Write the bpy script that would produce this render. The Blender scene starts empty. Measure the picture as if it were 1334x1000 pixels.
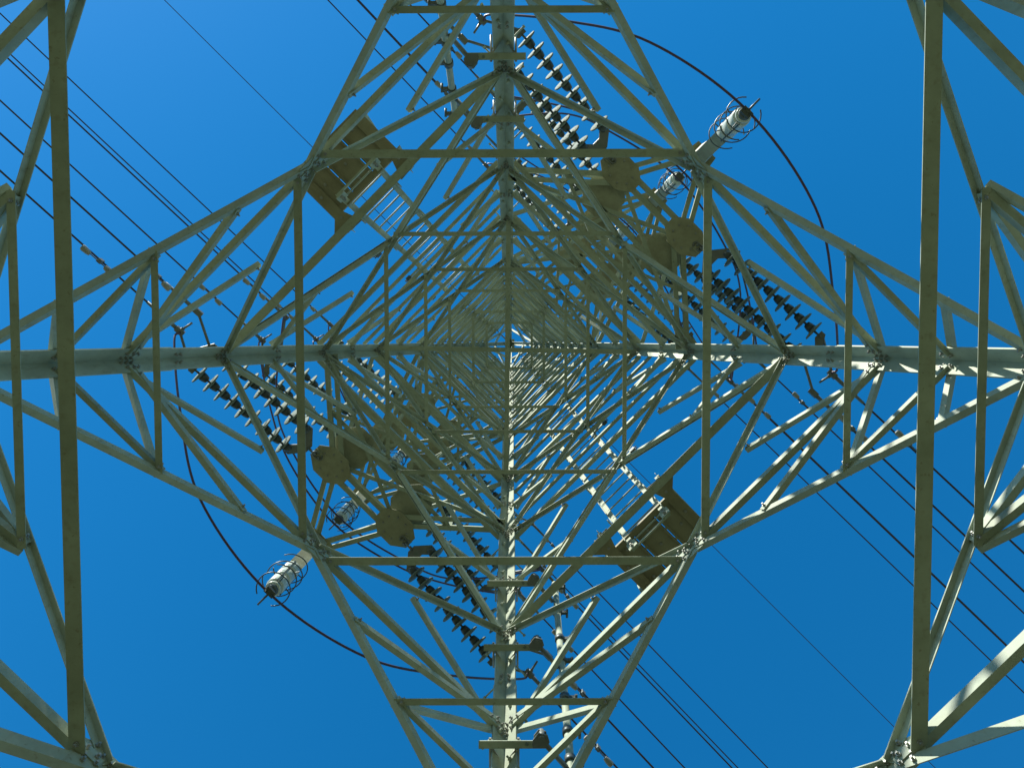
import bpy, math, random
from mathutils import Vector, Matrix
random.seed(7)
SC = bpy.context.scene
COL = SC.collection
R2 = math.sqrt(2)
EYE = 1.6                                     # camera height above the ground

# ---------------------------------------------------------------- coordinates
# u: right in the view, v: up in the view, h: height above the camera (looking up mirrors x)
def W(u, v, h): return Vector((-u, v, h + EYE))
def WV(u, v, h): return Vector((-u, v, h))    # the same for directions
def Q(q, t, h): return W((q + t) / R2, (q - t) / R2, h)      # q: out along a crossarm (upper right), t: along the line (to lower right)
def QV(q, t, h): return WV((q + t) / R2, (q - t) / R2, h)
def S(s, p, h): return W((-s + p) / R2, (s + p) / R2, h)     # s: out of the upper-left face, p: along that face
def SV(s, p, h): return WV((-s + p) / R2, (s + p) / R2, h)

# ---------------------------------------------------------------- camera
cam = bpy.data.cameras.new('camera'); camo = bpy.data.objects.new('camera', cam); COL.objects.link(camo)
cam.sensor_fit = 'HORIZONTAL'; cam.sensor_width = 36.0; cam.lens = 36.0 * 1200 / 1334
cam.clip_start = 0.05; cam.clip_end = 5000
CU, CV, RX, RY, RZ = 0.0719, 0.1695, -0.0520, 0.0013, 0.0029
def rot(ax, an):
    return Matrix.Rotation(an, 3, ax)
Rm = rot('X', RX) @ rot('Y', RY) @ rot('Z', RZ)
right, up, fwd = (WV(*Rm[0]), WV(*Rm[1]), WV(*Rm[2]))
M = Matrix((right, up, -fwd)).transposed().to_4x4()
M.translation = W(CU, CV, 0)
camo.matrix_world = M
SC.camera = camo

# ---------------------------------------------------------------- sky and sun
SUN_EL = math.radians(38)
SUN_AZ_IMG = math.radians(124)                # in the view: 90 = up, 180 = left
sd = WV(math.cos(SUN_AZ_IMG) * math.cos(SUN_EL), math.sin(SUN_AZ_IMG) * math.cos(SUN_EL), math.sin(SUN_EL))
world = bpy.data.worlds.new('World'); SC.world = world; world.use_nodes = True
nt = world.node_tree; nt.nodes.clear()
sky = nt.nodes.new('ShaderNodeTexSky'); sky.sky_type = 'NISHITA'; sky.sun_disc = False
sky.sun_elevation = SUN_EL; sky.sun_rotation = math.atan2(sd.x, sd.y)
sky.air_density = 1.0; sky.dust_density = 0.1; sky.ozone_density = 4.0; sky.altitude = 300
hs = nt.nodes.new('ShaderNodeHueSaturation'); hs.inputs['Saturation'].default_value = 1.44; hs.inputs['Value'].default_value = 1.0
hs.inputs['Hue'].default_value = 0.4955
bg = nt.nodes.new('ShaderNodeBackground'); bg.inputs['Strength'].default_value = 0.128
wo = nt.nodes.new('ShaderNodeOutputWorld')
gm = nt.nodes.new('ShaderNodeGamma'); gm.inputs['Gamma'].default_value = 0.85
nt.links.new(sky.outputs[0], gm.inputs['Color']); nt.links.new(gm.outputs[0], hs.inputs['Color']); nt.links.new(hs.outputs[0], bg.inputs[0]); nt.links.new(bg.outputs[0], wo.inputs[0])
sl = bpy.data.lights.new('sun', 'SUN'); sl.energy = 4.9; sl.angle = math.radians(0.53); sl.color = (1.0, 0.96, 0.86)
so = bpy.data.objects.new('sun', sl); COL.objects.link(so)
so.rotation_euler = (-sd).to_track_quat('-Z', 'Y').to_euler()
SC.view_settings.view_transform = 'Standard'; SC.view_settings.look = 'None'
SC.view_settings.exposure = 1.0; SC.view_settings.gamma = 1.0; SC.view_settings.use_curve_mapping = False

# ---------------------------------------------------------------- materials
def mat(name, base, rough=0.6, metal=0.0, var=0.25, scale=6.0, base2=None, bump=0.0, spec=0.5, rnd=0.0):
    m = bpy.data.materials.new(name); m.use_nodes = True; n = m.node_tree; b = n.nodes['Principled BSDF']
    b.inputs['Roughness'].default_value = rough; b.inputs['Metallic'].default_value = metal
    b.inputs['Specular IOR Level'].default_value = spec
    tc = n.nodes.new('ShaderNodeTexCoord')
    no = n.nodes.new('ShaderNodeTexNoise'); no.inputs['Scale'].default_value = scale; no.inputs['Detail'].default_value = 7; no.inputs['Roughness'].default_value = 0.65
    n.links.new(tc.outputs['Object'], no.inputs['Vector'])
    cr = n.nodes.new('ShaderNodeValToRGB'); cr.color_ramp.elements[0].position = 0.32; cr.color_ramp.elements[1].position = 0.68
    b2 = base2 or tuple(c * (1 - var) for c in base)
    cr.color_ramp.elements[0].color = (*b2, 1); cr.color_ramp.elements[1].color = (*base, 1)
    n.links.new(no.outputs['Fac'], cr.inputs['Fac'])
    last = cr.outputs[0]
    if rnd:
        mp = n.nodes.new('ShaderNodeMapping'); mp.inputs['Scale'].default_value = (28, 28, 2.2); n.links.new(tc.outputs['Object'], mp.inputs['Vector'])
        n2 = n.nodes.new('ShaderNodeTexNoise'); n2.inputs['Scale'].default_value = 1.0; n2.inputs['Detail'].default_value = 5; n.links.new(mp.outputs[0], n2.inputs['Vector'])
        r2 = n.nodes.new('ShaderNodeValToRGB'); r2.color_ramp.elements[0].position = 0.56; r2.color_ramp.elements[1].position = 0.74
        n.links.new(n2.outputs['Fac'], r2.inputs['Fac'])
        n3 = n.nodes.new('ShaderNodeTexNoise'); n3.inputs['Scale'].default_value = 38; n3.inputs['Detail'].default_value = 3; n.links.new(tc.outputs['Object'], n3.inputs['Vector'])
        r3 = n.nodes.new('ShaderNodeValToRGB'); r3.color_ramp.elements[0].position = 0.66; r3.color_ramp.elements[1].position = 0.72; n.links.new(n3.outputs['Fac'], r3.inputs['Fac'])
        mx = n.nodes.new('ShaderNodeMix'); mx.data_type = 'RGBA'; mx.inputs['B'].default_value = (0.17, 0.15, 0.085, 1)
        ma = n.nodes.new('ShaderNodeMath'); ma.operation = 'MULTIPLY_ADD'; ma.inputs[1].default_value = 0.35; n.links.new(r2.outputs[0], ma.inputs[0])
        mb_ = n.nodes.new('ShaderNodeMath'); mb_.operation = 'MULTIPLY'; mb_.inputs[1].default_value = 0.5; n.links.new(r3.outputs[0], mb_.inputs[0]); n.links.new(mb_.outputs[0], ma.inputs[2])
        n.links.new(ma.outputs[0], mx.inputs['Factor']); n.links.new(last, mx.inputs['A']); last = mx.outputs['Result']
    if rnd:
        oi = n.nodes.new('ShaderNodeObjectInfo')
        mr = n.nodes.new('ShaderNodeMapRange'); mr.inputs['To Min'].default_value = 1 - rnd; mr.inputs['To Max'].default_value = 1 + rnd
        n.links.new(oi.outputs['Random'], mr.inputs['Value'])
        hv = n.nodes.new('ShaderNodeHueSaturation'); n.links.new(mr.outputs[0], hv.inputs['Value']); n.links.new(last, hv.inputs['Color']); last = hv.outputs[0]
    n.links.new(last, b.inputs['Base Color'])
    rr = n.nodes.new('ShaderNodeMapRange'); rr.inputs['To Min'].default_value = max(0.05, rough - 0.12); rr.inputs['To Max'].default_value = min(1, rough + 0.12)
    n.links.new(no.outputs['Fac'], rr.inputs['Value']); n.links.new(rr.outputs[0], b.inputs['Roughness'])
    if bump:
        nb = n.nodes.new('ShaderNodeTexNoise'); nb.inputs['Scale'].default_value = scale * 12; nb.inputs['Detail'].default_value = 4
        n.links.new(tc.outputs['Object'], nb.inputs['Vector'])
        bp = n.nodes.new('ShaderNodeBump'); bp.inputs['Strength'].default_value = bump; bp.inputs['Distance'].default_value = 0.004
        n.links.new(nb.outputs['Fac'], bp.inputs['Height']); n.links.new(bp.outputs[0], b.inputs['Normal'])
    return m
STEEL = mat('painted_steel', (0.335, 0.388, 0.292), 0.62, 0.0, scale=5.0, base2=(0.245, 0.285, 0.208), bump=0.15, rnd=0.10, spec=0.3)
DECK = mat('deck_steel', (0.25, 0.245, 0.15), 0.65, 0.0, scale=3.5, base2=(0.17, 0.155, 0.085), bump=0.2)
BOLT = mat('galvanised_bolts', (0.30, 0.31, 0.27), 0.45, 0.3, scale=20)
IRON = mat('dark_fittings', (0.09, 0.11, 0.105), 0.45, 0.4, scale=25, bump=0.1)
YOKE = mat('yoke_galvanised', (0.16, 0.18, 0.165), 0.5, 0.3, scale=14)
CAP = mat('insulator_caps', (0.055, 0.075, 0.075), 0.35, 0.2, scale=30)
GLASS = mat('insulator_glaze', (0.175, 0.220, 0.190), 0.7, 0.0, var=0.3, scale=10, spec=0.06)
WHITE = mat('white_porcelain', (0.50, 0.56, 0.48), 0.3, 0.0, var=0.10, scale=5)
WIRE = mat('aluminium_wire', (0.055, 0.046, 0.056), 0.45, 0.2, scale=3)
CABLE = mat('jumper_cable', (0.075, 0.045, 0.072), 0.45, 0.2, scale=3)
GROUND = mat('dry_grass', (0.092, 0.098, 0.052), 0.95, 0.0, scale=0.9, base2=(0.056, 0.061, 0.030), spec=0.1)

gb = GLASS.node_tree.nodes['Principled BSDF']; gb.inputs['Coat Weight'].default_value = 0.0

# ---------------------------------------------------------------- mesh builder
class MB:
    def __init__(self): self.v = []; self.f = []; self.m = []; self.smooth = []
    def add(self, vs, fs, mi=0, sm=False):
        o = len(self.v); self.v += [tuple(p) for p in vs]
        for f in fs: self.f.append([o + i for i in f]); self.m.append(mi); self.smooth.append(sm)
    def prism(self, ring0, ring1, mi=0, sm=False):
        n = len(ring0)
        fs = [[i, (i + 1) % n, n + (i + 1) % n, n + i] for i in range(n)] + [list(range(n - 1, -1, -1)), list(range(n, 2 * n))]
        o = len(self.v); self.v += [tuple(p) for p in ring0] + [tuple(p) for p in ring1]
        for k, f in enumerate(fs): self.f.append([o + i for i in f]); self.m.append(mi); self.smooth.append(sm and k < n)
    def ell(self, p, q, a1, a2, w1, w2, t, mi=0):             # an L-section bar: heel p-q, flanges along a1 and a2
        a1 = a1.normalized(); a2 = a2.normalized()
        sec = [(0, 0), (w1, 0), (w1, t), (t, t), (t, w2), (0, w2)]
        self.prism([p + a1 * x + a2 * y for x, y in sec], [q + a1 * x + a2 * y for x, y in sec], mi)
    def box(self, c, x, y, z, mi=0):                           # centre and three half-vectors
        r = lambda s: [c + x * s - y - z, c + x * s + y - z, c + x * s + y + z, c + x * s - y + z]
        self.prism(r(-1), r(1), mi)
    def plate(self, pts, n, t, mi=0):
        n = n.normalized() * t; self.prism(pts, [p + n for p in pts], mi)
    def cone(self, p, q, r0, r1, seg=10, mi=0, sm=True):
        d = (q - p).normalized(); x = d.orthogonal().normalized(); y = d.cross(x)
        c = [(math.cos(2 * math.pi * i / seg), math.sin(2 * math.pi * i / seg)) for i in range(seg)]
        self.prism([p + (x * a + y * b) * r0 for a, b in c], [q + (x * a + y * b) * r1 for a, b in c], mi, sm)
    def lathe(self, p, d, prof, seg=20, mi=0):                 # prof: (distance along d, radius)
        d = d.normalized(); x = d.orthogonal().normalized(); y = d.cross(x); n = len(prof); vs = []
        for a, r in prof:
            for i in range(seg):
                g = 2 * math.pi * i / seg; vs.append(p + d * a + (x * math.cos(g) + y * math.sin(g)) * r)
        fs = [[k * seg + i, k * seg + (i + 1) % seg, (k + 1) * seg + (i + 1) % seg, (k + 1) * seg + i] for k in range(n - 1) for i in range(seg)]
        self.add(vs, fs, mi, True); self.add(vs[:seg], [list(range(seg - 1, -1, -1))], mi); self.add(vs[-seg:], [list(range(seg))], mi)
    def tube(self, pts, r, seg=8, mi=0):
        n = len(pts); vs = []; x = None
        for i, p in enumerate(pts):
            d = (pts[min(i + 1, n - 1)] - pts[max(i - 1, 0)]).normalized()
            x = d.orthogonal().normalized() if x is None else (x - d * x.dot(d)).normalized()
            y = d.cross(x)
            for k in range(seg):
                g = 2 * math.pi * k / seg; vs.append(p + (x * math.cos(g) + y * math.sin(g)) * r)
        fs = [[i * seg + k, i * seg + (k + 1) % seg, (i + 1) * seg + (k + 1) % seg, (i + 1) * seg + k] for i in range(n - 1) for k in range(seg)]
        self.add(vs, fs, mi, True); self.add(vs[:seg], [list(range(seg - 1, -1, -1))], mi); self.add(vs[-seg:], [list(range(seg))], mi)
    def bolt(self, p, n, r=0.016, h=0.016, mi=1):
        n = n.normalized(); self.cone(p, p + n * h, r, r, 6, mi, False); self.cone(p + n * h, p + n * (h + 0.014), r * 0.55, r * 0.55, 6, mi, False)
    def merge(self, o): 
        k = len(self.v); self.v += o.v; self.f += [[k + i for i in f] for f in o.f]; self.m += o.m; self.smooth += o.smooth
    def build(self, name, mats, parent=None, origin=None):
        me = bpy.data.meshes.new(name)
        if origin is not None: vs = [tuple(Vector(p) - origin) for p in self.v]
        else: vs = self.v
        me.from_pydata(vs, [], self.f)
        mats = mats if isinstance(mats, (list, tuple)) else [mats]
        for m in mats: me.materials.append(m)
        me.polygons.foreach_set('material_index', [min(i, len(mats) - 1) for i in self.m])
        me.polygons.foreach_set('use_smooth', self.smooth)
        import bmesh
        b = bmesh.new(); b.from_mesh(me); bmesh.ops.recalc_face_normals(b, faces=b.faces); b.to_mesh(me); b.free()
        me.update()
        ob = bpy.data.objects.new(name, me); COL.objects.link(ob)
        if origin is not None and parent is None: ob.location = origin
        if parent is not None: ob.parent = parent
        return ob
def tag(o, label=None, cat=None, group=None, kind=None):
    if label: o['label'] = label
    if cat: o['category'] = cat
    if group: o['group'] = group
    if kind: o['kind'] = kind
    return o
def empty(name, loc=(0, 0, 0)):
    o = bpy.data.objects.new(name, None); o.empty_display_size = 0.2; COL.objects.link(o); o.location = loc; return o
def dup(o, parent=None):
    c = o.copy(); COL.objects.link(c)
    if parent is not None: c.parent = parent
    for ch in list(o.children): dup(ch, c)
    return c
TURN = Matrix.Rotation(math.pi, 4, 'Z')                        # the tower looks the same turned half round its axis
def turned(o):
    c = dup(o); c.matrix_world = TURN @ o.matrix_world; return c
def catmull(pts, k=10):
    P = [pts[0] * 2 - pts[1]] + pts + [pts[-1] * 2 - pts[-2]]; out = []
    for i in range(1, len(P) - 2):
        a, b, c, d = P[i - 1:i + 3]
        for j in range(k):
            t = j / k; out.append(0.5 * (2 * b + (c - a) * t + (2 * a - 5 * b + 4 * c - d) * t * t + (3 * b - a - 3 * c + d) * t ** 3))
    out.append(pts[-1]); return out

# ---------------------------------------------------------------- ground
g = MB(); N = 24; X = 1500.0
ax = [-X, -400, -120, -60, -40, -30, -22, -16, -12, -8, -5, -2, 0, 2, 5, 8, 12, 16, 22, 30, 40, 60, 120, 400, X]
vs = [Vector((x, y, 0.05 * math.sin(x * 0.7 + y * 0.3) * math.cos(y * 0.5) if abs(x) < 60 and abs(y) < 60 else 0)) for x in ax for y in ax]
n = len(ax)
g.add(vs, [[i * n + j, (i + 1) * n + j, (i + 1) * n + j + 1, i * n + j + 1] for i in range(n - 1) for j in range(n - 1)], 0, True)
tag(g.build('ground', GROUND), kind='structure')

# ---------------------------------------------------------------- the tower
A0, K = 4.46, 0.25
FOOT, hE, hB, hC, hA, hD, hD2, hD3, hD4 = -1.6, 2.42, 3.953, 5.29, 6.694, 7.914, 9.818, 11.313, 12.75
TOP = 18.6; PEAK = 20.6
aD4 = A0 - K * hD4
def half(h):                                                   # half the diagonal of the tower's square at height h
    if h <= hD4: return A0 - K * h
    if h <= TOP: return aD4 + (0.52 - aD4) * (h - hD4) / (TOP - hD4)
    return 0.52 + (0.07 - 0.52) * (h - TOP) / (PEAK - TOP)
LEG = {'L': (-1, 0), 'T': (0, 1), 'R': (1, 0), 'B': (0, -1)}
FACES = [('L', 'T'), ('T', 'R'), ('R', 'B'), ('B', 'L')]
def node(l, h): a = half(h); return W(LEG[l][0] * a, LEG[l][1] * a, h)
def inward(f):
    i, j = f; u = -(LEG[i][0] + LEG[j][0]); v = -(LEG[i][1] + LEG[j][1]); return WV(u / R2, v / R2, -0.17).normalized()
def on_face(f, x, h):                                          # x: 0 at the first leg, 1 at the second
    return node(f[0], h).lerp(node(f[1], h), x)
def fnode(f, l, h, ins=0.075):                                 # where a brace lands on a leg's flange
    a = node(l, h); b = node(f[1] if l == f[0] else f[0], h); return a + (b - a).normalized() * ins

tower = empty('transmission_tower', W(0, 0, FOOT))
tag(tower, 'tall pale green lattice steel pylon seen straight up from inside its legs', 'pylon')
TW = Matrix.Translation(-W(0, 0, FOOT))
parts = {}
EYEP = W(CU, CV, 0)
def part(name, mb, size, mats=(STEEL, BOLT)):                  # size: rank of how large it shows
    parts.setdefault(name, []).append((size, mb, mats))
def finish_parts():
    for name, lst in parts.items():
        lst.sort(key=lambda e: -e[0])
        for s, mb, mats in lst[:100]: mb.build(name, mats, tower, W(0, 0, FOOT))
        if len(lst) > 100:
            r = MB()
            for s, mb, mats in lst[100:]: r.merge(mb)
            tag(r.build(name, lst[0][2], tower, W(0, 0, FOOT)), kind='stuff')
def rank(p, q, w):
    m = (p + q) / 2; return (p - q).length * w / max(1, (m - EYEP).length) ** 2
def brace(name, p, q, w, t, nin, depth=0.012, bolts=2, ins=None, ends=(1, 1), style='out'):
    """face brace: one flange in the face, rising from the heel; the other flange pointing inward"""
    mb = MB(); d = (q - p).normalized(); b = d.cross(nin)
    if b.z < 0: b = -b
    nn = b.cross(d); nn = nn if nn.dot(nin) > 0 else -nn
    # 'out': heel at the lower edge, second flange turned out of the tower; 'in': heel at the upper edge, second flange turned inward
    if style == 'top': b = -b; nn = -nn
    elif style == 'in': b = -b
    else: nn = -nn
    o = nin * (depth + (0 if style == 'in' else t)) - b * (w * 0.5)
    mb.ell(p + o, q + o, b, nn, w, w, t)
    if bolts:
        for e, s, on in ((p, 1, ends[0]), (q, -1, ends[1])):
            if not on: continue
            for k in range(bolts):
                c = e + d * s * (0.035 + 0.06 * k) + nin * (depth + t)
                mb.bolt(c + b * 0.004, nin, 0.012, 0.010)
    part(name, mb, rank(p, q, w))
def plan(name, p, q, w, t, up=True, bolts=1):                  # horizontal bar, flat flange underneath
    mb = MB(); d = (q - p).normalized(); b = d.cross(Vector((0, 0, 1))).normalized(); n2 = b.cross(d)
    n2 = n2 if n2.z > 0 else -n2
    if b.dot(W(0, 0, 0) - (p + q) / 2) < 0: b = -b              # upright flange on the side away from the tower's axis
    o = -b * w * 0.5
    mb.ell(p + o, q + o, b, n2, w, w, t)
    if bolts:
        for e, s in ((p, 1), (q, -1)): mb.bolt(e + d * s * 0.05, -n2, 0.013, 0.012)
    part(name, mb, rank(p, q, w))
def gusset(p, nin, ex, ey, t, depth, nb=4, shape=None):
    mb = MB(); sh = shape or [(-1, -0.6), (-0.6, -1), (0.6, -1), (1, -0.6), (1, 0.6), (0.6, 1), (-0.6, 1), (-1, 0.6)]
    c = p + nin * depth
    mb.plate([c + ex * x + ey * y for x, y in sh], nin, t)
    for k in range(nb):
        x = -0.66 + 1.32 * k / max(1, nb - 1); mb.bolt(c + ex * x + ey * (0.35 if k % 2 else -0.35) + nin * t, nin, 0.013, 0.010)
    part('gusset_plate', mb, 0.001)

# legs -------------------------------------------------------------------------
leg_objs = {}
for l, (lu, lv) in LEG.items():
    mb = MB()
    f1 = WV(-lu + lv, -lv + lu, 0).normalized(); f2 = WV(-lu - lv, -lv - lu, 0).normalized()
    if l in 'TB': f1 = WV(1, -lv, 0).normalized(); f2 = WV(-1, -lv, 0).normalized()
    else: f1 = WV(-lu, 1, 0).normalized(); f2 = WV(-lu, -1, 0).normalized()
    segs = [(FOOT - 0.3, hA + 0.45, 0.130, 0.013), (hA + 0.45, hD2 + 0.4, 0.122, 0.012), (hD2 + 0.4, hD4, 0.110, 0.010), (hD4, TOP, 0.085, 0.008), (TOP, PEAK, 0.06, 0.006)]
    for h0, h1, w, t in segs: mb.ell(node(l, h0), node(l, h1), f1, f2, w, w, t)
    # bolt clusters where the braces land
    for hn in (hE, hB, hC, hA, hD, hD2, hD3, hD4, (hD + hD2) / 2, (hD2 + hD3) / 2, 3.2, 4.6, 6.0, 7.3):
        w = 0.128 if hn < 7 else 0.12 if hn < 10.2 else 0.108
        big = hn in (hC, hD, hD2, hD3, hA, hB)
        dd = (node(l, hn + 0.2) - node(l, hn - 0.2)).normalized()
        for fa, fb in ((f1, f2), (f2, f1)):
            for k in range(3 if big else 2):
                for e in ((0.36, 0.70) if big else (0.55,)):
                    p = node(l, hn) + dd * (-0.06 + 0.055 * k + 0.02 * (e > 0.5)) + fa * w * e + fb * 0.012
                    mb.bolt(p, fb, 0.011, 0.016)
    o = mb.build('leg', [STEEL, BOLT], tower, W(0, 0, FOOT)); leg_objs[l] = o
    # step bolts
    if l in 'TB':
        h = 2.0; k = 0
        while h < 11.8:
            s = MB(); fa, fb = (f1, f2) if k % 2 else (f2, f1)
            p = node(l, h) + fa * 0.075
            s.cone(p - fb * 0.15, p + fb * 0.05, 0.008, 0.008, 8, 0); s.cone(p - fb * 0.163, p - fb * 0.15, 0.014, 0.014, 6, 0, False)
            s.cone(p + fb * 0.013, p + fb * 0.03, 0.016, 0.016, 6, 0, False)
            so_ = s.build('step_bolt', [STEEL], o, W(0, 0, FOOT)); h += 0.29; k += 1

# braced faces -----------------------------------------------------------------
def V_bay(f, hm, hl, w, full, up):
    """two diagonals from the middle of the face at girt height hm to the leg nodes at hl, with their secondary braces"""
    nin = inward(f); m = on_face(f, 0.5, hm); res = {}
    for l in f:
        leg_end = fnode(f, l, hl); start = m + (leg_end - m).normalized() * 0.02
        brace('diagonal_brace', start, leg_end, w, 0.006, nin, 0.016, 2, style='in' if up else 'top' if (f == FACES[2] and hm == hB) else 'out')
        lerp = lambda s: m.lerp(leg_end, s)
        e = lerp(0.5)
        g_ = fnode(f, l, hm); mid_leg = fnode(f, l, (hm + hl) / 2)
        brace('secondary_brace', e, g_, 0.040, 0.005, nin, -0.012, 1)
        if full:
            brace('secondary_brace', e, mid_leg, 0.040, 0.005, nin, 0.034, 1)
            brace('secondary_brace', lerp(0.25), g_ + (g_ - mid_leg).normalized() * 0.05, 0.046, 0.005, nin, 0.030, 1)
            brace('secondary_brace', lerp(0.76), mid_leg, 0.042, 0.005, nin, -0.010, 1)
        res[l] = e
    return res
hips = {}
for f in FACES:
    nin = inward(f)
    for hm, w, wg in ((hB, 0.075, 0.054), (hA, 0.068, 0.050)):
        dirx = (node(f[1], hm) - node(f[0], hm)).normalized(); m = on_face(f, 0.5, hm)
        for l in f: brace('girt', m + (node(l, hm) - m).normalized() * 0.03, fnode(f, l, hm), wg, 0.006, nin, 0.024, 2)
        upv = dirx.cross(nin); upv = upv if upv.z > 0 else -upv
        gusset(m, nin, dirx * (0.17 if hm == hB else 0.15), upv * 0.085, 0.008, 0.006, 3)
    hips[(f, 'B-')] = V_bay(f, hB, hE, 0.060, True, False)
    hips[(f, 'B+')] = V_bay(f, hB, hC, 0.042, False, True)
    hips[(f, 'A-')] = V_bay(f, hA, hC, 0.050, True, False)
    hips[(f, 'A+')] = V_bay(f, hA, hD, 0.044, False, True)
    # lowest diagonals down to the foundations
    for l in f:
        brace('diagonal_brace', on_face(f, 0.5, 0.9), fnode(f, l, hE), 0.08, 0.007, nin, 0.014, 3)
        brace('diagonal_brace', on_face(f, 0.5, 0.9), fnode(f, l, FOOT + 0.2), 0.08, 0.007, nin, 0.014, 3)
    # extra small braces of the bay between B and C
    for l in f:
        e = hips[(f, 'B+')][l]
        brace('secondary_brace', e, fnode(f, l, 4.45), 0.046, 0.005, nin, 0.03, 1)
        brace('secondary_brace', e, fnode(f, l, (hB + hC) / 2 + 0.25), 0.046, 0.005, nin, 0.034, 1)
# hip bars across each corner
for i, l in enumerate(('L', 'T', 'R', 'B')):
    fs = [f for f in FACES if l in f]
    for key in ('B+', 'A-', 'B-'):
        p, q = hips[(fs[0], key)][l], hips[(fs[1], key)][l]
        plan('plan_brace', p + Vector((0, 0, -0.03)), q + Vector((0, 0, -0.03)), 0.046, 0.005)
# plan squares at B and A
def plan_square(hm, e, w, dz):
    for f0, f1, l in ((FACES[0], FACES[3], 'L'), (FACES[1], FACES[2], 'R'), (FACES[0], FACES[1], 'T'), (FACES[3], FACES[2], 'B')):
        P = []
        for f in (f0, f1):
            x = 0.5 - 0.5 * e
            P.append(on_face(f, x if f[0] == l else 1 - x, hm))
        z = Vector((0, 0, -dz if l in 'LR' else -dz - 0.0075))
        plan('plan_brace', P[0] + z, P[1] + z, w, 0.006, bolts=2)
plan_square(hB, 0.054, 0.072, 0.04)
plan_square(hA, 0.055, 0.060, 0.035)
# beams at D on the two faces that carry the platforms
for f in (FACES[0], FACES[2]):
    nin = inward(f)
    for l in f: pass
    p, q = fnode(f, f[0], hD, 0.1), fnode(f, f[1], hD, 0.1)
    mb = MB(); d = (q - p).normalized(); ho = WV(*( -(LEG[f[0]][0] + LEG[f[1]][0]), -(LEG[f[0]][1] + LEG[f[1]][1]), 0)).normalized()
    o = -ho * 0.01
    mb.ell(p + o, q + o, ho, Vector((0, 0, 1)), 0.075, 0.075, 0.007)
    part('girt', mb, 0.02)
# X bays
XB = [(hD, hD2, 0.042, 0.042), (hD2, hD3, 0.042, 0.040), (hD3, hD4, 0.044, 0.038)]
xpts = {}
for bi, (h0, h1, w, wp) in enumerate(XB):
    for f in FACES:
        nin = inward(f)
        P = {}
        for k, l in enumerate(f):
            o = f[1 - k]; p, q = fnode(f, l, h0, 0.075), fnode(f, o, h1, 0.085)
            brace('diagonal_brace', p, q, w, 0.006, nin, 0.014 if k else -0.012, 3, style='in')
            P[l] = (p, q); xpts[(bi, f, l)] = p.lerp(q, 0.54)
        hm = (h0 + h1) / 2
        for l in f:
            ml = fnode(f, l, h0 + (h1 - h0) * 0.44, 0.085); p, q = P[l]; o = [x for x in f if x != l][0]
            brace('secondary_brace', ml, p.lerp(q, 0.30), 0.040, 0.004, nin, 0.026, 1)
            brace('secondary_brace', ml, P[o][0].lerp(P[o][1], 0.78), 0.040, 0.004, nin, -0.03, 1)
            if bi == 0: brace('secondary_brace', fnode(f, l, h0, 0.08), xpts[(bi, f, l)], 0.042, 0.005, nin, 0.04, 1)
        dirx = (node(f[1], hm) - node(f[0], hm)).normalized(); upv = dirx.cross(nin); upv = upv if upv.z > 0 else -upv
        xc = P[f[0]][0].lerp(P[f[0]][1], 0.60)
        gusset(xc, nin, dirx * 0.07, upv * 0.06, 0.006, 0.004, 2)
    for f0, f1, l in ((FACES[0], FACES[3], 'L'), (FACES[1], FACES[2], 'R'), (FACES[0], FACES[1], 'T'), (FACES[3], FACES[2], 'B')):
        z = Vector((0, 0, -0.03 if l in 'LR' else -0.037))
        plan('plan_brace', xpts[(bi, f0, l)] + z, xpts[(bi, f1, l)] + z, wp, 0.005)
for f in FACES:
    nin = inward(f)
    hs_ = [(hD2, 0.048), (hD2 + 0.75, 0.04), (hD3, 0.048), (hD3 + 0.72, 0.04)]
    if f in (FACES[0], FACES[2]): hs_ += [(hD2 + 0.37, 0.034), (hD2 + 1.15, 0.034), (hD3 + 0.36, 0.034), (hD3 + 1.08, 0.034)]
    for h, w in hs_: brace('girt', fnode(f, f[0], h, 0.06), fnode(f, f[1], h, 0.06), w, 0.004, nin, -0.035, 0)
# cross bars between opposite legs at D3
plan('plan_brace', node('L', hD3) + WV(0.05, 0.03, -0.02), node('R', hD3) + WV(-0.05, -0.03, -0.02), 0.058, 0.005)
plan('plan_brace', node('T', hD3) + WV(0.02, -0.05, -0.028), node('B', hD3) + WV(-0.02, 0.05, -0.028), 0.058, 0.005)
# upper cage
NC = 8; hh = [hD4 + (TOP - hD4) * k / NC for k in range(NC + 1)]
for k in range(NC):
    h0, h1 = hh[k], hh[k + 1]
    for f in FACES:
        nin = inward(f)
        for j, l in enumerate(f):
            o = f[1 - j]
            brace('cage_brace', fnode(f, l, h0, 0.055), fnode(f, o, h1, 0.055), 0.046, 0.005, nin, 0.012 if j else -0.014, 2)
            brace('cage_strut', fnode(f, l, (h0 + h1) / 2, 0.03), on_face(f, 0.5, h0 + (h1 - h0) * 0.52), 0.034, 0.004, nin, 0.03, 1)
        brace('cage_girt', fnode(f, f[0], h1, 0.04), fnode(f, f[1], h1, 0.04), 0.045, 0.005, nin, -0.03, 0)
        if k == 0: brace('cage_girt', fnode(f, f[0], h0, 0.03), fnode(f, f[1], h0, 0.03), 0.05, 0.005, nin, 0.024, 1)
for h in (hh[2], hh[5]):
    a = half(h) * 0.5
    for sx, sy, ex, ey in ((-1, -1, -1, 1), (1, -1, 1, 1), (-1, 1, 1, 1), (-1, -1, 1, -1)):
        plan('plan_brace', W(sx * a, sy * a, h - 0.02), W(ex * a, ey * a, h - 0.02), 0.04, 0.004, bolts=0)
for f in FACES:
    nin = inward(f)
    for j, l in enumerate(f):
        brace('cage_brace', fnode(f, l, TOP, 0.02), fnode(f, f[1 - j], TOP + 0.9, 0.02), 0.04, 0.004, nin, 0.01 if j else -0.01, 1)
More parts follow.
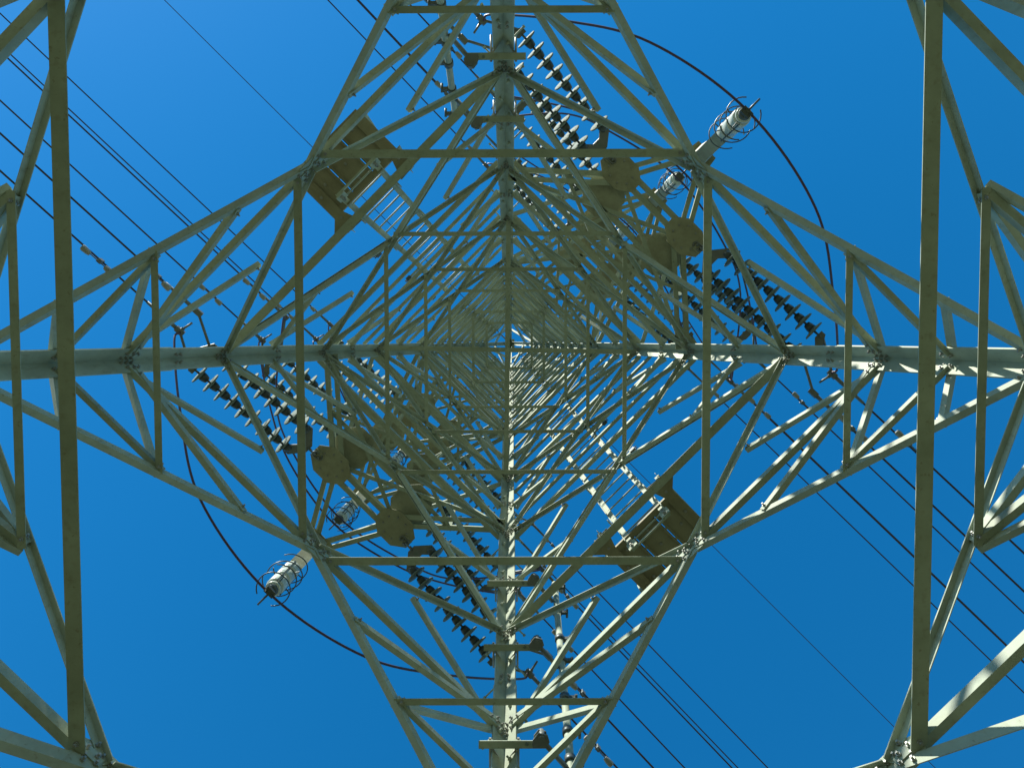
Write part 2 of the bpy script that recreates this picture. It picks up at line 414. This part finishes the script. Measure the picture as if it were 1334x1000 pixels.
mb = MB(); mb.box(W(0, 0, PEAK), Vector((0.10, 0, 0)), Vector((0, 0.10, 0)), Vector((0, 0, 0.01)))
mb.cone(W(0, 0, PEAK), W(0, 0, PEAK + 0.35), 0.03, 0.02, 10); part('peak_plate', mb, 1)

# crossarms --------------------------------------------------------------------
ARMS = [dict(h=10.0, q=2.25, tp=0.45, tip=2.95, up=11.25, ten=0.62, post=1.9, side=0.145, wo=2.19, wi=1.92),
        dict(h=13.0, q=2.40, tp=0.36, tip=2.93, up=14.15, ten=0.53, post=1.8, side=0.17, wo=2.25, wi=1.80),
        dict(h=16.2, q=2.15, tp=0.34, tip=2.60, up=17.2, ten=0.50, post=1.6, side=0.16, wo=2.22, wi=1.87)]
def arm_builder(a, sgn):
    h = a['h']; mbs = {}
    F = (lambda q, t, z: Q(q * sgn, t * sgn, z)); FV = (lambda q, t, z: QV(q * sgn, t * sgn, z))
    body = half(h) / R2; upb = half(a['up']) / R2
    Z = Vector((0, 0, 1))
    root = MB()
    def bar(p, q_, w=0.06, t=0.006, two=None):
        d = (q_ - p).normalized(); b = d.cross(Z).normalized(); n2 = b.cross(d); n2 = n2 if n2.z > 0 else -n2
        m = MB()
        if two:
            for s in (1, -1):
                o = b * (two * s)
                m.ell(p + o, q_ + o, b * s, n2, w, w, t)
        else: m.ell(p - b * w / 2, q_ - b * w / 2, b, n2, w, w, t)
        return m
    subs = []
    PL = [(a['q'], -a['tp']), (a['q'], a['tp'])]
    zb = 0.0
    for i, (q, t) in enumerate(PL):
        s = -1 if i == 0 else 1
        subs.append(('chord', bar(F(body - 0.02, s * (body - 0.05), h), F(q - 0.08, t, h), 0.055, two=0.022)))
        subs.append(('chord', bar(F(q + 0.05, t * 0.95, h), F(a['tip'] + 0.02, 0.05 * s, h), 0.05, two=0.020)))
        subs.append(('lacing', bar(F(body, -s * (body - 0.08), h + 0.024 + 0.006 * s), F(q - 0.05, t, h + 0.024 + 0.006 * s), 0.045)))
        subs.append(('hanger', bar(F(upb, s * (upb - 0.03), a['up']), F(a['tip'] - 0.03, 0.06 * s, h + 0.06), 0.05)))
        subs.append(('hanger', bar(F(upb + (a['q'] - upb) * 0.55, s * upb * 0.55, a['up'] + (h - a['up']) * 0.5), F(q, t, h + 0.03), 0.04)))
        m = MB(); r = 0.235 if h < 11 else 0.22
        oc = [(math.cos(math.radians(22.5 + 45 * k)), math.sin(math.radians(22.5 + 45 * k))) for k in range(8)]
        m.plate([F(q + (x * 0.80) * r - 0.02, t + s * 0.04 + y * r * 1.10, h - 0.012) for x, y in oc], Z, 0.010)
        for k in range(8): x, y = oc[k]; m.bolt(F(q + x * r * .5 - 0.02, t + s * 0.04 + y * r * .62, h - 0.012), -Z, 0.013, 0.012)
        # lug for the tension set
        m.box(F(q, t + s * 0.23, h - 0.03), FV(0.05, 0, 0), FV(0, 0.05, 0), Z * 0.009)
        subs.append(('tip_plate', m))
        # upper plate, seen through the gaps
        m2 = MB(); m2.plate([F(q - 0.30 + x * 0.26, t * 1.0 + y * 0.24, h + 0.10) for x, y in oc], Z, 0.010)
        subs.append(('chord_plate', m2))
    for s in (1, -1):
        hp = lambda k: F(upb + (a['tip'] - upb) * k, s * (upb * (1 - k) + 0.05 * k), a['up'] + (h + 0.05 - a['up']) * k)
        cp = lambda k: F(body + (a['q'] - body) * k, s * (body * (1 - k) + a['tp'] * k), h + 0.012)
        subs.append(('lacing', bar(cp(0.0), hp(0.3), 0.04, 0.004)))
        subs.append(('lacing', bar(cp(0.5), hp(0.3), 0.04, 0.004)))
        subs.append(('lacing', bar(cp(0.5), hp(0.6), 0.04, 0.004)))
        subs.append(('lacing', bar(cp(1.0), hp(0.6), 0.04, 0.004)))
        subs.append(('lacing', bar(cp(0.5) + Vector((0, 0, 0.005 * s)), F(body, -s * body * 0.1, h + 0.02), 0.036, 0.004)))
        if s == 1:
            for k in (0.3, 0.62):
                w_ = upb * (1 - k) + 0.05 * k
                subs.append(('lacing', bar(F(upb + (a['tip'] - upb) * k, w_, a['up'] + (h + 0.05 - a['up']) * k - 0.02), F(upb + (a['tip'] - upb) * k, -w_, a['up'] + (h + 0.05 - a['up']) * k - 0.02), 0.04, 0.004)))
            subs.append(('lacing', bar(F(body + (a['q'] - body) * .5, (body + a['tp']) * .5, h + 0.03), F(body + (a['q'] - body) * .5, -(body + a['tp']) * .5, h + 0.03), 0.045)))
    subs.append(('chord', bar(F(a['q'], -a['tp'] + 0.1, h + 0.001), F(a['q'], a['tp'] - 0.1, h + 0.001), 0.055, two=0.028)))
    # tip bracket: flared gusset and the square post carrying the jumper insulator
    m = MB(); tq = a['tip']
    m.plate([F(tq - 0.10, -0.16, h - 0.013), F(tq + 0.10, -0.13, h - 0.013), F(tq + 0.10, 0.13, h - 0.013), F(tq - 0.10, 0.16, h - 0.013)], Z, 0.010)
    c = F(tq, 0, 0); e1, e2 = FV(0.068, 0, 0), FV(0, 0.068, 0)
    ring = lambda z, k: [Vector((c.x, c.y, z + EYE)) + e1 * x * k + e2 * y * k for x, y in ((-1, -1), (1, -1), (1, 1), (-1, 1))]
    m.prism(ring(h - 0.02, 1.25), ring(h - 0.34, 1.0)); m.prism(ring(h - 0.34, 1.0), ring(h - a['post'] * 0.60, 1.0))
    subs.append(('post_bracket', m))
    # the arm itself: the end frame bars along the body face
    rm = bar(F(body, -body + 0.06, h), F(body, body - 0.06, h), 0.06)
    subs.append(('chord', bar(F(upb, -upb + 0.04, a['up']), F(upb, upb - 0.04, a['up']), 0.05)))
    o = rm.build('crossarm', [STEEL, BOLT], tower, W(0, 0, FOOT))
    for nme, m in subs: m.build(nme, [STEEL if nme not in ('tip_plate', 'chord_plate', 'post_bracket') else PLATE, BOLT], o, W(0, 0, FOOT))
PLATE = mat('plate_steel', (0.32, 0.335, 0.22), 0.6, 0.0, scale=5.0, base2=(0.22, 0.22, 0.135), bump=0.2, rnd=0.08)
for a in ARMS:
    for sgn in (1, -1): arm_builder(a, sgn)

# platforms and ladders (parts of the tower, one on each of two faces) --------------
def platform(sgn):
    F = (lambda s, p, z: S(s * sgn, p * sgn, z)); FV = (lambda s, p, z: SV(s * sgn, p * sgn, z))
    Z = Vector((0, 0, 1)); h = hD + 0.02; c = 0.20; p0, p1 = -0.20, 0.60
    fr = MB(); s0, s1 = 1.70, 2.36
    for p, s in ((p0, 1), (p1, -1)):
        fr.ell(F(s0, p, h), F(s1, p, h), FV(0, s, 0), Z, 0.10, 0.08, 0.007)
        fr.plate([F(s0 + 0.0, p - s * 0.16, h - 0.008), F(s0 + 0.15, p, h - 0.008), F(s0 + 0.15, p + s * 0.1, h - 0.008), F(s0 - 0.02, p + s * 0.16, h - 0.008)], Z, 0.007)
        for k in range(3): fr.bolt(F(s0 + 0.12 + 0.24 * k, p + s * 0.05, h), -Z, 0.015, 0.013)
    for s_ in (1.86, s1 - 0.03): fr.ell(F(s_, p0 + 0.008, h + 0.011), F(s_, p1 - 0.008, h + 0.011), FV(1, 0, 0), Z, 0.05, 0.05, 0.006)
    o = fr.build('platform', [DECK, BOLT], tower, W(0, 0, FOOT))
    w = (p1 - p0 - 0.06) / 3
    for k in range(3):
        d = MB(); a = p0 + 0.03 + k * w
        d.box(F((1.88 + s1) / 2, a + w / 2, h + 0.030 + 0.003 * k), FV((s1 - 1.88) / 2, 0, 0), FV(0, w / 2 - 0.004, 0), Z * 0.006)
        for e in (0.012, w - 0.020): d.box(F((1.88 + s1) / 2, a + e + 0.004, h + 0.014), FV((s1 - 1.88) / 2 - 0.04, 0, 0), FV(0, 0.006, 0), Z * 0.016)
        for s_ in (1.95, 2.12, 2.28): d.bolt(F(s_, a + w / 2, h + 0.024), -Z, 0.014, 0.012)
        d.build('deck_plank', [DECK, BOLT], o, W(0, 0, FOOT))
    # guard rail above the deck
    gr = MB()
    for (s_, p) in ((1.9, p0), (s1 - 0.03, p0), (s1 - 0.03, p1), (1.9, p1)): gr.ell(F(s_, p, h + 0.01), F(s_, p, h + 1.05), FV(0, 1, 0), FV(-1, 0, 0), 0.04, 0.04, 0.005)
    for z in (0.55, 1.05): gr.tube([F(1.9, p0, h + z), F(s1 - 0.03, p0, h + z), F(s1 - 0.03, p1, h + z), F(1.9, p1, h + z)], 0.016)
    gr.build('guard_rail', [STEEL], o, W(0, 0, FOOT))
    # ladder climbing the face from below the deck
    la = MB(); face = lambda z: half(z) / R2
    pa, pb = -0.015, 0.375; z0, z1 = hD - 0.22, 12.4
    dl = (F(face(z1), 0, z1) - F(face(z0), 0, z0)).normalized(); nout = FV(1, 0, 0); nout = (nout - dl * nout.dot(dl)).normalized()
    off = nout * 0.13
    lo = MB(); brs = []
    rails = []
    for p in (pa, pb):
        m = MB(); a = F(face(z0), p, z0) + off; b = F(face(z1), p, z1) + off; mid = (a + b) / 2
        m.box(mid, (b - a) / 2, FV(0, 0.025, 0), nout * 0.006); m.box(mid + FV(0, 0.025 if p == pb else -0.025, 0), (b - a) / 2, FV(0, 0.004, 0), nout * 0.022)
        zz = z0 + 0.05
        m.box(F(face(zz), p, zz) + off - nout * 0.012, dl * 0.06, FV(0, 0.045, 0), nout * 0.006)
        for e in (-0.03, 0.03): m.bolt(F(face(zz), p, zz) + off - nout * 0.018 + dl * e, -nout, 0.016, 0.016)
        rails.append(m)
    for zz in (8.2, 9.3, 10.6, 11.9):           # stand-off brackets with clamp bolts
        for p, s in ((pa, -1), (pb, 1)):
            c = F(face(zz), p, zz); lb = MB(); brs.append(lb)
            lb.box(c + off * 0.45 + FV(0, 0.03 * s, 0), nout * 0.06, FV(0, 0.006, 0), dl * 0.035)
            if s > 0: continue
            c = c + off * 0.8
            lb.box(c + FV(0.0, 0.10 * s, 0), FV(0, 0.08, 0), nout * 0.008, dl * 0.022)
            q_ = c + FV(0.0, 0.19 * s, 0)
            lb.box(q_, FV(0, 0.03, 0), nout * 0.02, dl * 0.028, 1)
            for e in (-0.016, 0.016): lb.cone(q_ + dl * e, q_ + dl * e * 1.6 + FV(0, 0.055 * s, 0), 0.008, 0.006, 6, 1)
    for zz in (z0 + 0.02, z1 - 0.02): lo.box(F(face(zz), (pa + pb) / 2, zz) + off + nout * 0.012, FV(0, (pb - pa) / 2 + 0.02, 0), dl * 0.012, nout * 0.008)
    for m in rails: lo.merge(m)
    lob = lo.build('ladder', [STEEL, BOLT], tower, W(0, 0, FOOT))
    for m in brs: m.build('standoff_bracket', [STEEL, IRON], lob, W(0, 0, FOOT))
    z = z0 + 0.12
    while z < z1:
        m = MB(); m.cone(F(face(z), pa, z) + off, F(face(z), pb, z) + off, 0.0085, 0.0085, 8); m.build('rung', [STEEL], lob, W(0, 0, FOOT)); z += 0.215
for sgn in (1, -1): platform(sgn)

# brackets and side poles on the two stepped legs -----------------------------------
def leg_pole(sgn):
    F = (lambda u, v, z: W(u * sgn, v * sgn, z)); FV = (lambda u, v, z: WV(u * sgn, v * sgn, z))
    Z = Vector((0, 0, 1)); po = MB(); pv = lambda z: half(z) + 0.05
    a, b = F(-0.475, pv(3.9), 3.9), F(-0.475, pv(8.97), 8.97)
    po.cone(a, b, 0.030, 0.030, 16)
    o = po.build('side_pole', [STEEL], tower, W(0, 0, FOOT))
    d = (b - a).normalized()
    for z in (8.9, 8.45, 8.02, 7.70, 7.2, 6.8, 6.5, 5.6, 4.7):
        c = F(-0.475, pv(z), z); m = MB(); m.cone(c - d * 0.03, c + d * 0.03, 0.042, 0.042, 14)
        m.box(c + FV(-0.045, 0, 0), FV(0.04, 0, 0), d * 0.02, FV(0, 0.012, 0)); m.cone(c + FV(-0.09, -0.03, 0), c + FV(-0.09, 0.05, 0), 0.012, 0.012, 8)
        m.build('pole_clamp', [IRON], o, W(0, 0, FOOT))
    for z in (8.58, 7.55, 6.38, 5.2):
        v = half(z) - 0.14; m = MB()
        m.box(F(-0.055, v, z), FV(0.235, 0, 0), FV(0, 0.006, 0), Z * 0.032); m.box(F(-0.055, v - 0.026, z - 0.031), FV(0.235, 0, 0), FV(0, 0.026, 0), Z * 0.0045)
        for s in (-1, 1):                                       # two U-bolts round the leg
            m.cone(F(0.10 * s, v - 0.05, z + 0.01), F(0.10 * s, v + 0.16, z + 0.01), 0.009, 0.009, 8, 1)
            m.bolt(F(0.10 * s, v - 0.02, z + 0.01), FV(0, -1, 0), 0.018, 0.02)
            m.cone(F(0.10 * s, v + 0.005, z + 0.01), F(0.0, v + 0.15, z + 0.01), 0.009, 0.009, 8, 1)
        for k in range(3): m.cone(F(-0.16 - 0.05 * k, v - 0.03, z - 0.030), F(-0.16 - 0.05 * k, v - 0.03, z - 0.044), 0.013, 0.013, 8, 2)
        ob = m.build('leg_bracket', [STEEL, BOLT, GLASS], tower, W(0, 0, FOOT))
        e = MB(); c = F(-0.255, v - 0.03, z)                    # hinged end plate and arm to the pole
        oc = [(-0.07, -0.10), (0.02, -0.12), (0.075, -0.05), (0.075, 0.03), (-0.05, 0.03), (-0.09, -0.03)]
        e.plate([c + FV(x * .72, y * .72, -0.048) for x, y in oc], -Z, 0.012); e.plate([c + FV(x * .6, y * .6, 0.03) for x, y in oc], Z, 0.010)
        e.cone(c + FV(-0.01, -0.05, -0.075), c + FV(-0.01, -0.05, 0.06), 0.022, 0.022, 10)
        e.cone(c + FV(-0.02, 0.0, 0.0), F(-0.44, pv(z + 0.02) - 0.02, z + 0.02), 0.020, 0.020, 10)
        e.build('bracket_end', [YOKE], ob, W(0, 0, FOOT))
for sgn in (1, -1): leg_pole(sgn)
finish_parts()

# ---------------------------------------------------------------- tension insulator sets
# local axes: x along the pull, y across, z up
NAMES = ['lowest', 'middle', 'topmost']
DSP = 0.142; X0 = 0.37; ND = 9
disc_prof = [(0.000, 0.034), (0.012, 0.060), (0.020, 0.105), (0.030, 0.117), (0.038, 0.112), (0.030, 0.085), (0.040, 0.078), (0.030, 0.055), (0.040, 0.045), (0.036, 0.02)]
cap_prof = [(-0.075, 0.018), (-0.068, 0.036), (-0.035, 0.046), (0.000, 0.050), (0.006, 0.040)]
def link_ring(mb, c, ax_, side, L, r, wd, mi=0):
    pts = []
    for k in range(17):
        g_ = 2 * math.pi * k / 16; x = math.cos(g_) * wd; y = math.sin(g_) * wd
        pts.append(c + side * x + ax_ * (y + (L / 2 - wd) * (1 if math.sin(g_) > 0 else -1 if math.sin(g_) < 0 else 0)))
    mb.tube(pts, r, 6, mi)
def make_set(side, spread):
    root = empty('tension_insulator_set')
    Xv, Yv, Zv = Vector((1, 0, 0)), Vector((0, 1, 0)), Vector((0, 0, 1))
    m = MB(); link_ring(m, Xv * 0.045, Xv, Yv, 0.12, 0.011, 0.028); link_ring(m, Xv * 0.125, Xv, Zv, 0.11, 0.011, 0.026)
    m.cone(Vector((0.03, 0, -0.05)), Vector((0.03, 0, 0.05)), 0.012, 0.012, 8); m.build('chain_link', YOKE, root)
    for k, (x0, x1) in enumerate(((0.16, 0.31), (X0 + ND * DSP + 0.09, X0 + ND * DSP - 0.02))):
        sg = 1 if x1 > x0 else -1
        m = MB(); b_ = x1 + sg * 0.035
        pts = [(x0, -0.045), (x0, 0.045), (x1 - sg * 0.02, side + 0.05), (b_, side + 0.05), (b_, side - 0.045), (x1 - sg * 0.02, 0.05), (x1 - sg * 0.02, -0.05), (b_, -side + 0.045), (b_, -side - 0.05), (x1 - sg * 0.02, -side - 0.05)]
        # plate as two halves so that the outline stays clean
        m.plate([Vector((x, y, -0.009)) for x, y in (pts[0], pts[1], pts[2], pts[9])], Zv, 0.018)
        for sy in (1, -1):
            m.plate([Vector((x, y * sy, -0.009)) for x, y in ((x1 - sg * 0.02, side + 0.05), (b_, side + 0.05), (b_, side - 0.045), (x1 - sg * 0.02, side - 0.10))], Zv, 0.018)
            m.cone(Vector((x1, side * sy, -0.035)), Vector((x1, side * sy, 0.035)), 0.016, 0.016, 8)
        m.cone(Vector((x0 + sg * 0.08, 0, -0.011)), Vector((x0 + sg * 0.08, 0, 0.011)), 0.022, 0.022, 10, 1)
        m.build('yoke_plate', [YOKE, GLASS], root)
    for sy in (1, -1):
        m = MB()
        m.cone(Vector((0.31, side * sy, 0)), Vector((X0 - 0.06, side * sy, 0)), 0.014, 0.014, 8)
        m.cone(Vector((X0 + ND * DSP - 0.12, side * sy, 0)), Vector((X0 + ND * DSP - 0.01, side * sy, 0)), 0.012, 0.012, 8)
        m.cone(Vector((X0 - 0.07, side * sy, 0)), Vector((X0 + ND * DSP - 0.1, side * sy, 0)), 0.012, 0.012, 8)
        st = m.build('insulator_string', IRON, root)
        for k in range(ND):
            if not hasattr(make_set, 'd'):
                d = MB(); d.lathe(Vector((0, 0, 0)), Xv, disc_prof, 28); od = d.build('insulator_disc', GLASS, st)
                c = MB(); c.lathe(Vector((0, 0, 0)), Xv, cap_prof, 16); oc_ = c.build('disc_cap', CAP, st); make_set.d = (od.data, oc_.data)
            else:
                od = bpy.data.objects.new('insulator_disc', make_set.d[0]); COL.objects.link(od); od.parent = st
                oc_ = bpy.data.objects.new('disc_cap', make_set.d[1]); COL.objects.link(oc_); oc_.parent = st
            for o in (od, oc_): o.location = Vector((X0 + k * DSP, side * sy, 0))
    return root
SLOPE = 0.30; WS = 0.20
XE = X0 + ND * DSP + 0.07
def pull_frame(sgn, ts, slope):                                # unit axes of a pull along +-t at a crossarm of side sgn
    x = QV(0, ts * sgn, -slope).normalized(); z = Vector((0, 0, 1)); y = z.cross(x).normalized(); z = x.cross(y)
    return x, y, z
CORNER = {1: 'upper right', -1: 'lower left'}
DIRN = {(1, -1): 'upper left', (1, 1): 'lower right', (-1, -1): 'lower right', (-1, 1): 'upper left'}
proto = {}
for ai, a in enumerate(ARMS):
    for sgn in (1, -1):
        for ts in (-1, 1):
            if ai not in proto: proto[ai] = make_set(a['side'], 0); o = proto[ai]
            else: o = dup(proto[ai])
            x, y, z = pull_frame(sgn, ts, SLOPE)
            Mx = Matrix((x, y, z)).transposed().to_4x4(); Mx.translation = Q(a['q'] * sgn, a['ten'] * ts * sgn, a['h'] - 0.035)
            o.matrix_world = Mx
            tag(o, f"double string of grey disc insulators pulling {DIRN[(sgn, ts)]} from {NAMES[ai]} crossarm at {CORNER[sgn]}", 'insulators', 'tension insulator sets on the crossarms')

rd = random.Random(11)
for o in list(COL.objects):                                    # no two discs hang quite the same
    if o.name.startswith('insulator_disc'): o.rotation_euler = (rd.uniform(0, 6.28), rd.uniform(-0.035, 0.035), rd.uniform(-0.035, 0.035))

# ---------------------------------------------------------------- conductors, dampers
def wire_pts(start, dirh, slope, curve, L):
    pts = []; d = 0.0
    while d < L:
        pts.append(start + dirh * d + Vector((0, 0, -slope * d + curve * d * d))); d += 0.6 if d < 6 else 2.0
    return pts
DAMP = {(0, 'outer'): 0.98, (0, 'inner'): 0.50, (1, 'outer'): 0.85, (1, 'inner'): 0.50, (2, 'outer'): 0.65, (2, 'inner'): 0.50}
ends = {}
for ai, a in enumerate(ARMS):
    for sgn in (1, -1):
        for ts in (-1, 1):
            x, y, z = pull_frame(sgn, ts, SLOPE); base = Q(a['q'] * sgn, a['ten'] * ts * sgn, a['h'] - 0.035)
            dirh = QV(0, ts * sgn, 0).normalized()
            out = QV(sgn, 0, 0).normalized()
            for pos, k in (('outer', 1), ('inner', -1)):
                sy = k if y.dot(out) > 0 else -k
                p0 = base + x * XE + y * a['side'] * sy
                cl = base + x * (XE + 0.26); cl = cl + out * ((a['wo'] if k == 1 else a['wi']) - a['q'])
                w = MB(); r = 0.0105
                line = wire_pts(cl, dirh, WS, 0.0019, 48)
                w.tube(line, r, 8)
                c = MB()                                          # compression dead-end with its jumper tail
                c.cone(p0 - x * 0.05, cl, 0.015, 0.015, 8)
                ld = (line[1] - line[0]).normalized()
                c.cone(cl - ld * 0.05, line[0] + ld * 0.42, 0.024, 0.016, 10)
                c.box(cl, ld * 0.05, y * 0.028, z * 0.030)
                if pos == 'outer':
                    side_ = (-out * 0.9 - Vector((0, 0, 1)) * 0.25 - dirh * 0.25).normalized()
                    c.cone(cl, cl + side_ * 0.17, 0.013, 0.011, 10); c.cone(cl, cl + side_ * 0.05, 0.022, 0.02, 10)
                o = w.build('conductor', WIRE, None, cl)
                tag(o, f"{pos} wire of the pair running {DIRN[(sgn, ts)]} from {NAMES[ai]} crossarm at {CORNER[sgn]}", 'wire', 'conductors strung from the crossarms')
                c.build('dead_end_clamp', YOKE, o, cl)
                ends[(ai, sgn, ts, pos)] = cl - x * 0.02
                # vibration damper hanging under the wire
                dd = DAMP[(ai, pos)]; pc = cl + dirh * dd + Vector((0, 0, -WS * dd)); dr = (line[1] - line[0]).normalized()
                m = MB(); m.box(pc - Vector((0, 0, 0.02)), dr * 0.022, y * 0.022, Vector((0, 0, 0.035)))
                lo = pc - Vector((0, 0, 0.075)); m.cone(lo + Vector((0, 0, 0.01)), pc, 0.012, 0.012, 8)
                root = m.build('vibration_damper', YOKE, None, pc)
                mm = MB(); mm.tube([lo - dr * 0.14 - Vector((0, 0, .012)), lo - dr * 0.08, lo, lo + dr * 0.08, lo + dr * 0.14 - Vector((0, 0, .012))], 0.006, 6); mm.build('messenger', YOKE, root, pc)
                for s in (-1, 1):
                    q = lo + dr * 0.14 * s - Vector((0, 0, .014)); m2 = MB(); m2.lathe(q - dr * 0.05 * s, dr * s, [(0, 0.022), (0.03, 0.03), (0.085, 0.034), (0.10, 0.026)], 14); m2.build('damper_weight', BOLT, root, pc)
                tag(root, f"small damper weights on {pos} wire running {DIRN[(sgn, ts)]} from {NAMES[ai]} crossarm at {CORNER[sgn]}", 'damper', 'vibration dampers on the conductors')
# earth wires from the peak
for ts in (-1, 1):
    d = QV(0, ts, 0).normalized(); st = W(0, 0, PEAK + 0.2)
    m = MB(); m.tube(wire_pts(st, d, 0.14, 0.0014, 55), 0.0085, 6)
    o = m.build('earth_wire', WIRE, None, st)
    tag(o, 'thin single earth wire running %s from the very top of the pylon' % ('upper left' if ts < 0 else 'lower right'), 'wire', 'earth wires at the top of the pylon')
    c = MB(); c.cone(st, st + d * 0.35 + Vector((0, 0, -0.05)), 0.02, 0.014, 8); c.build('dead_end_clamp', YOKE, o, st)

# ---------------------------------------------------------------- jumper posts and jumpers
def make_post(a):
    L = a['post']; root = empty('jumper_post_insulator')           # origin at the crossarm tip level, hanging down
    Zd = Vector((0, 0, -1)); z0 = L * 0.60
    b = MB(); prof = [(z0 - 0.02, 0.062), (z0, 0.070)]
    H = L - 0.05 - z0; nseg = 3
    for k in range(nseg):
        s = z0 + H * k / nseg; e = z0 + H * (k + 1) / nseg
        prof += [(s + 0.002, 0.072), (s + 0.02, 0.083), (e - 0.065, 0.083), (e - 0.055, 0.074), (e - 0.052, 0.056), (e - 0.004, 0.056)]
    prof += [(L - 0.05, 0.072), (L - 0.03, 0.07), (L - 0.025, 0.03)]
    b.lathe(Vector((0, 0, 0)), Zd, prof, 28); b.build('porcelain_body', WHITE, root)
    s = MB()
    for k in range(nseg):
        e = z0 + H * (k + 1) / nseg; s.lathe(Vector((0, 0, 0)), Zd, [(e - 0.052, 0.0575), (e - 0.050, 0.060), (e - 0.006, 0.060), (e - 0.004, 0.0575)], 24)
    for g_ in range(3):
        th = math.radians(40 + 120 * g_); c = Vector((math.cos(th), math.sin(th), 0)) * 0.085
        s.box(c + Zd * (z0 + H * 0.5), Vector((-math.sin(th), math.cos(th), 0)) * 0.006, Zd * (H * 0.5), c.normalized() * 0.003)
    s.build('metal_band', CAP, root)
    for k in range(4):                                             # open arcing rings round the post
        r_ = MB(); zc = z0 + 0.02 + (L - z0 - 0.10) * k / 3; pts = []; st = random.uniform(-0.5, 0.5) + (0.9 if k % 2 else 2.2)
        tl = random.uniform(-0.05, 0.05)
        for i in range(25):
            th = st + math.radians(300) * i / 24; rr = 0.135 + (0.03 * abs(i / 24 - 0.5) * 2)
            pts.append(Vector((math.cos(th) * rr, math.sin(th) * rr, -zc + tl * math.sin(th) * 2)))
        r_.tube(pts, 0.006, 6)
        th = st + math.radians(150); r_.tube([Vector((math.cos(th), math.sin(th), 0)) * 0.078 + Zd * zc, Vector((math.cos(th), math.sin(th), 0)) * 0.135 + Zd * zc], 0.006, 6)
        r_.build('arcing_ring', IRON, root)
    f = MB(); f.lathe(Vector((0, 0, 0)), Zd, [(L - 0.03, 0.05), (L - 0.012, 0.055), (L + 0.012, 0.05), (L + 0.02, 0.02)], 18)
    f.box(Zd * (L + 0.04), Vector((0.03, 0, 0)), Vector((0, 0.05, 0)), Vector((0, 0, 0.03)))
    f.cone(Vector((0.02, 0, -L - 0.03)), Vector((0.17, 0, -L - 0.03)), 0.010, 0.009, 8)
    for s_ in (-1, 1): f.bolt(Vector((0.012, 0.035 * s_, -L - 0.07)), Zd, 0.014, 0.014, 0)
    f.build('end_clamp', IRON, root)
    return root
for ai, a in enumerate(ARMS):
    o1 = make_post(a)
    for sgn in (1, -1):
        o = o1 if sgn == 1 else dup(o1)
        x = QV(sgn, 0, 0).normalized(); y = Vector((0, 0, 1)).cross(x)
        Mx = Matrix((x, y, Vector((0, 0, 1)))).transposed().to_4x4(); Mx.translation = Q(a['tip'] * sgn, 0, a['h']); o.matrix_world = Mx
        tag(o, f"white ringed post insulator hanging under the tip of the {NAMES[ai]} crossarm at {CORNER[sgn]}", 'insulator', 'jumper post insulators')
    for sgn in (1, -1):
        bot = a['h'] - a['post'] - 0.04; tipq = a['tip']
        for pos in (('outer',) if ai == 0 else ('outer', 'inner')):
            e0, e1 = ends[(ai, sgn, -1, pos)], ends[(ai, sgn, 1, pos)]
            dq = 0.0 if ai == 0 else (0.05 if pos == 'outer' else -0.05)
            out = QV(sgn, 0, 0).normalized(); dn = Vector((0, 0, -1))
            along = QV(0, sgn, 0).normalized()
            hz = e0.z - EYE
            k1 = lambda t, q, z: Q(q * sgn, t * sgn, z)
            te = 2.25 if ai == 0 else 2.0
            pts = [e0 + dn * 0.03, e0 + dn * 0.16 + out * 0.08 + along * 0.06, k1(-te * 0.80, a['q'] + (tipq - a['q']) * 0.45 + dq, hz - (hz - bot) * 0.52), k1(-te * 0.46, tipq - 0.10 + dq, bot + 0.20), k1(0, tipq + 0.02 + dq, bot),
                   k1(te * 0.46, tipq - 0.08 + dq, bot + 0.20), k1(te * 0.80, a['q'] + (tipq - a['q']) * 0.45 + dq, hz - (hz - bot) * 0.52), e1 + dn * 0.16 + out * 0.08 - along * 0.06, e1 + dn * 0.03]
            m = MB(); m.tube(catmull(pts, 10), 0.0118, 8)
            o = m.build('jumper_cable', CABLE, None, pts[4])
            what = 'single dark jumper cable bowed' if ai == 0 else f'{pos} dark jumper cable of two bowed'
            tag(o, f"{what} under the {NAMES[ai]} crossarm tip at {CORNER[sgn]}", 'cable', 'jumper cables round the crossarm tips')
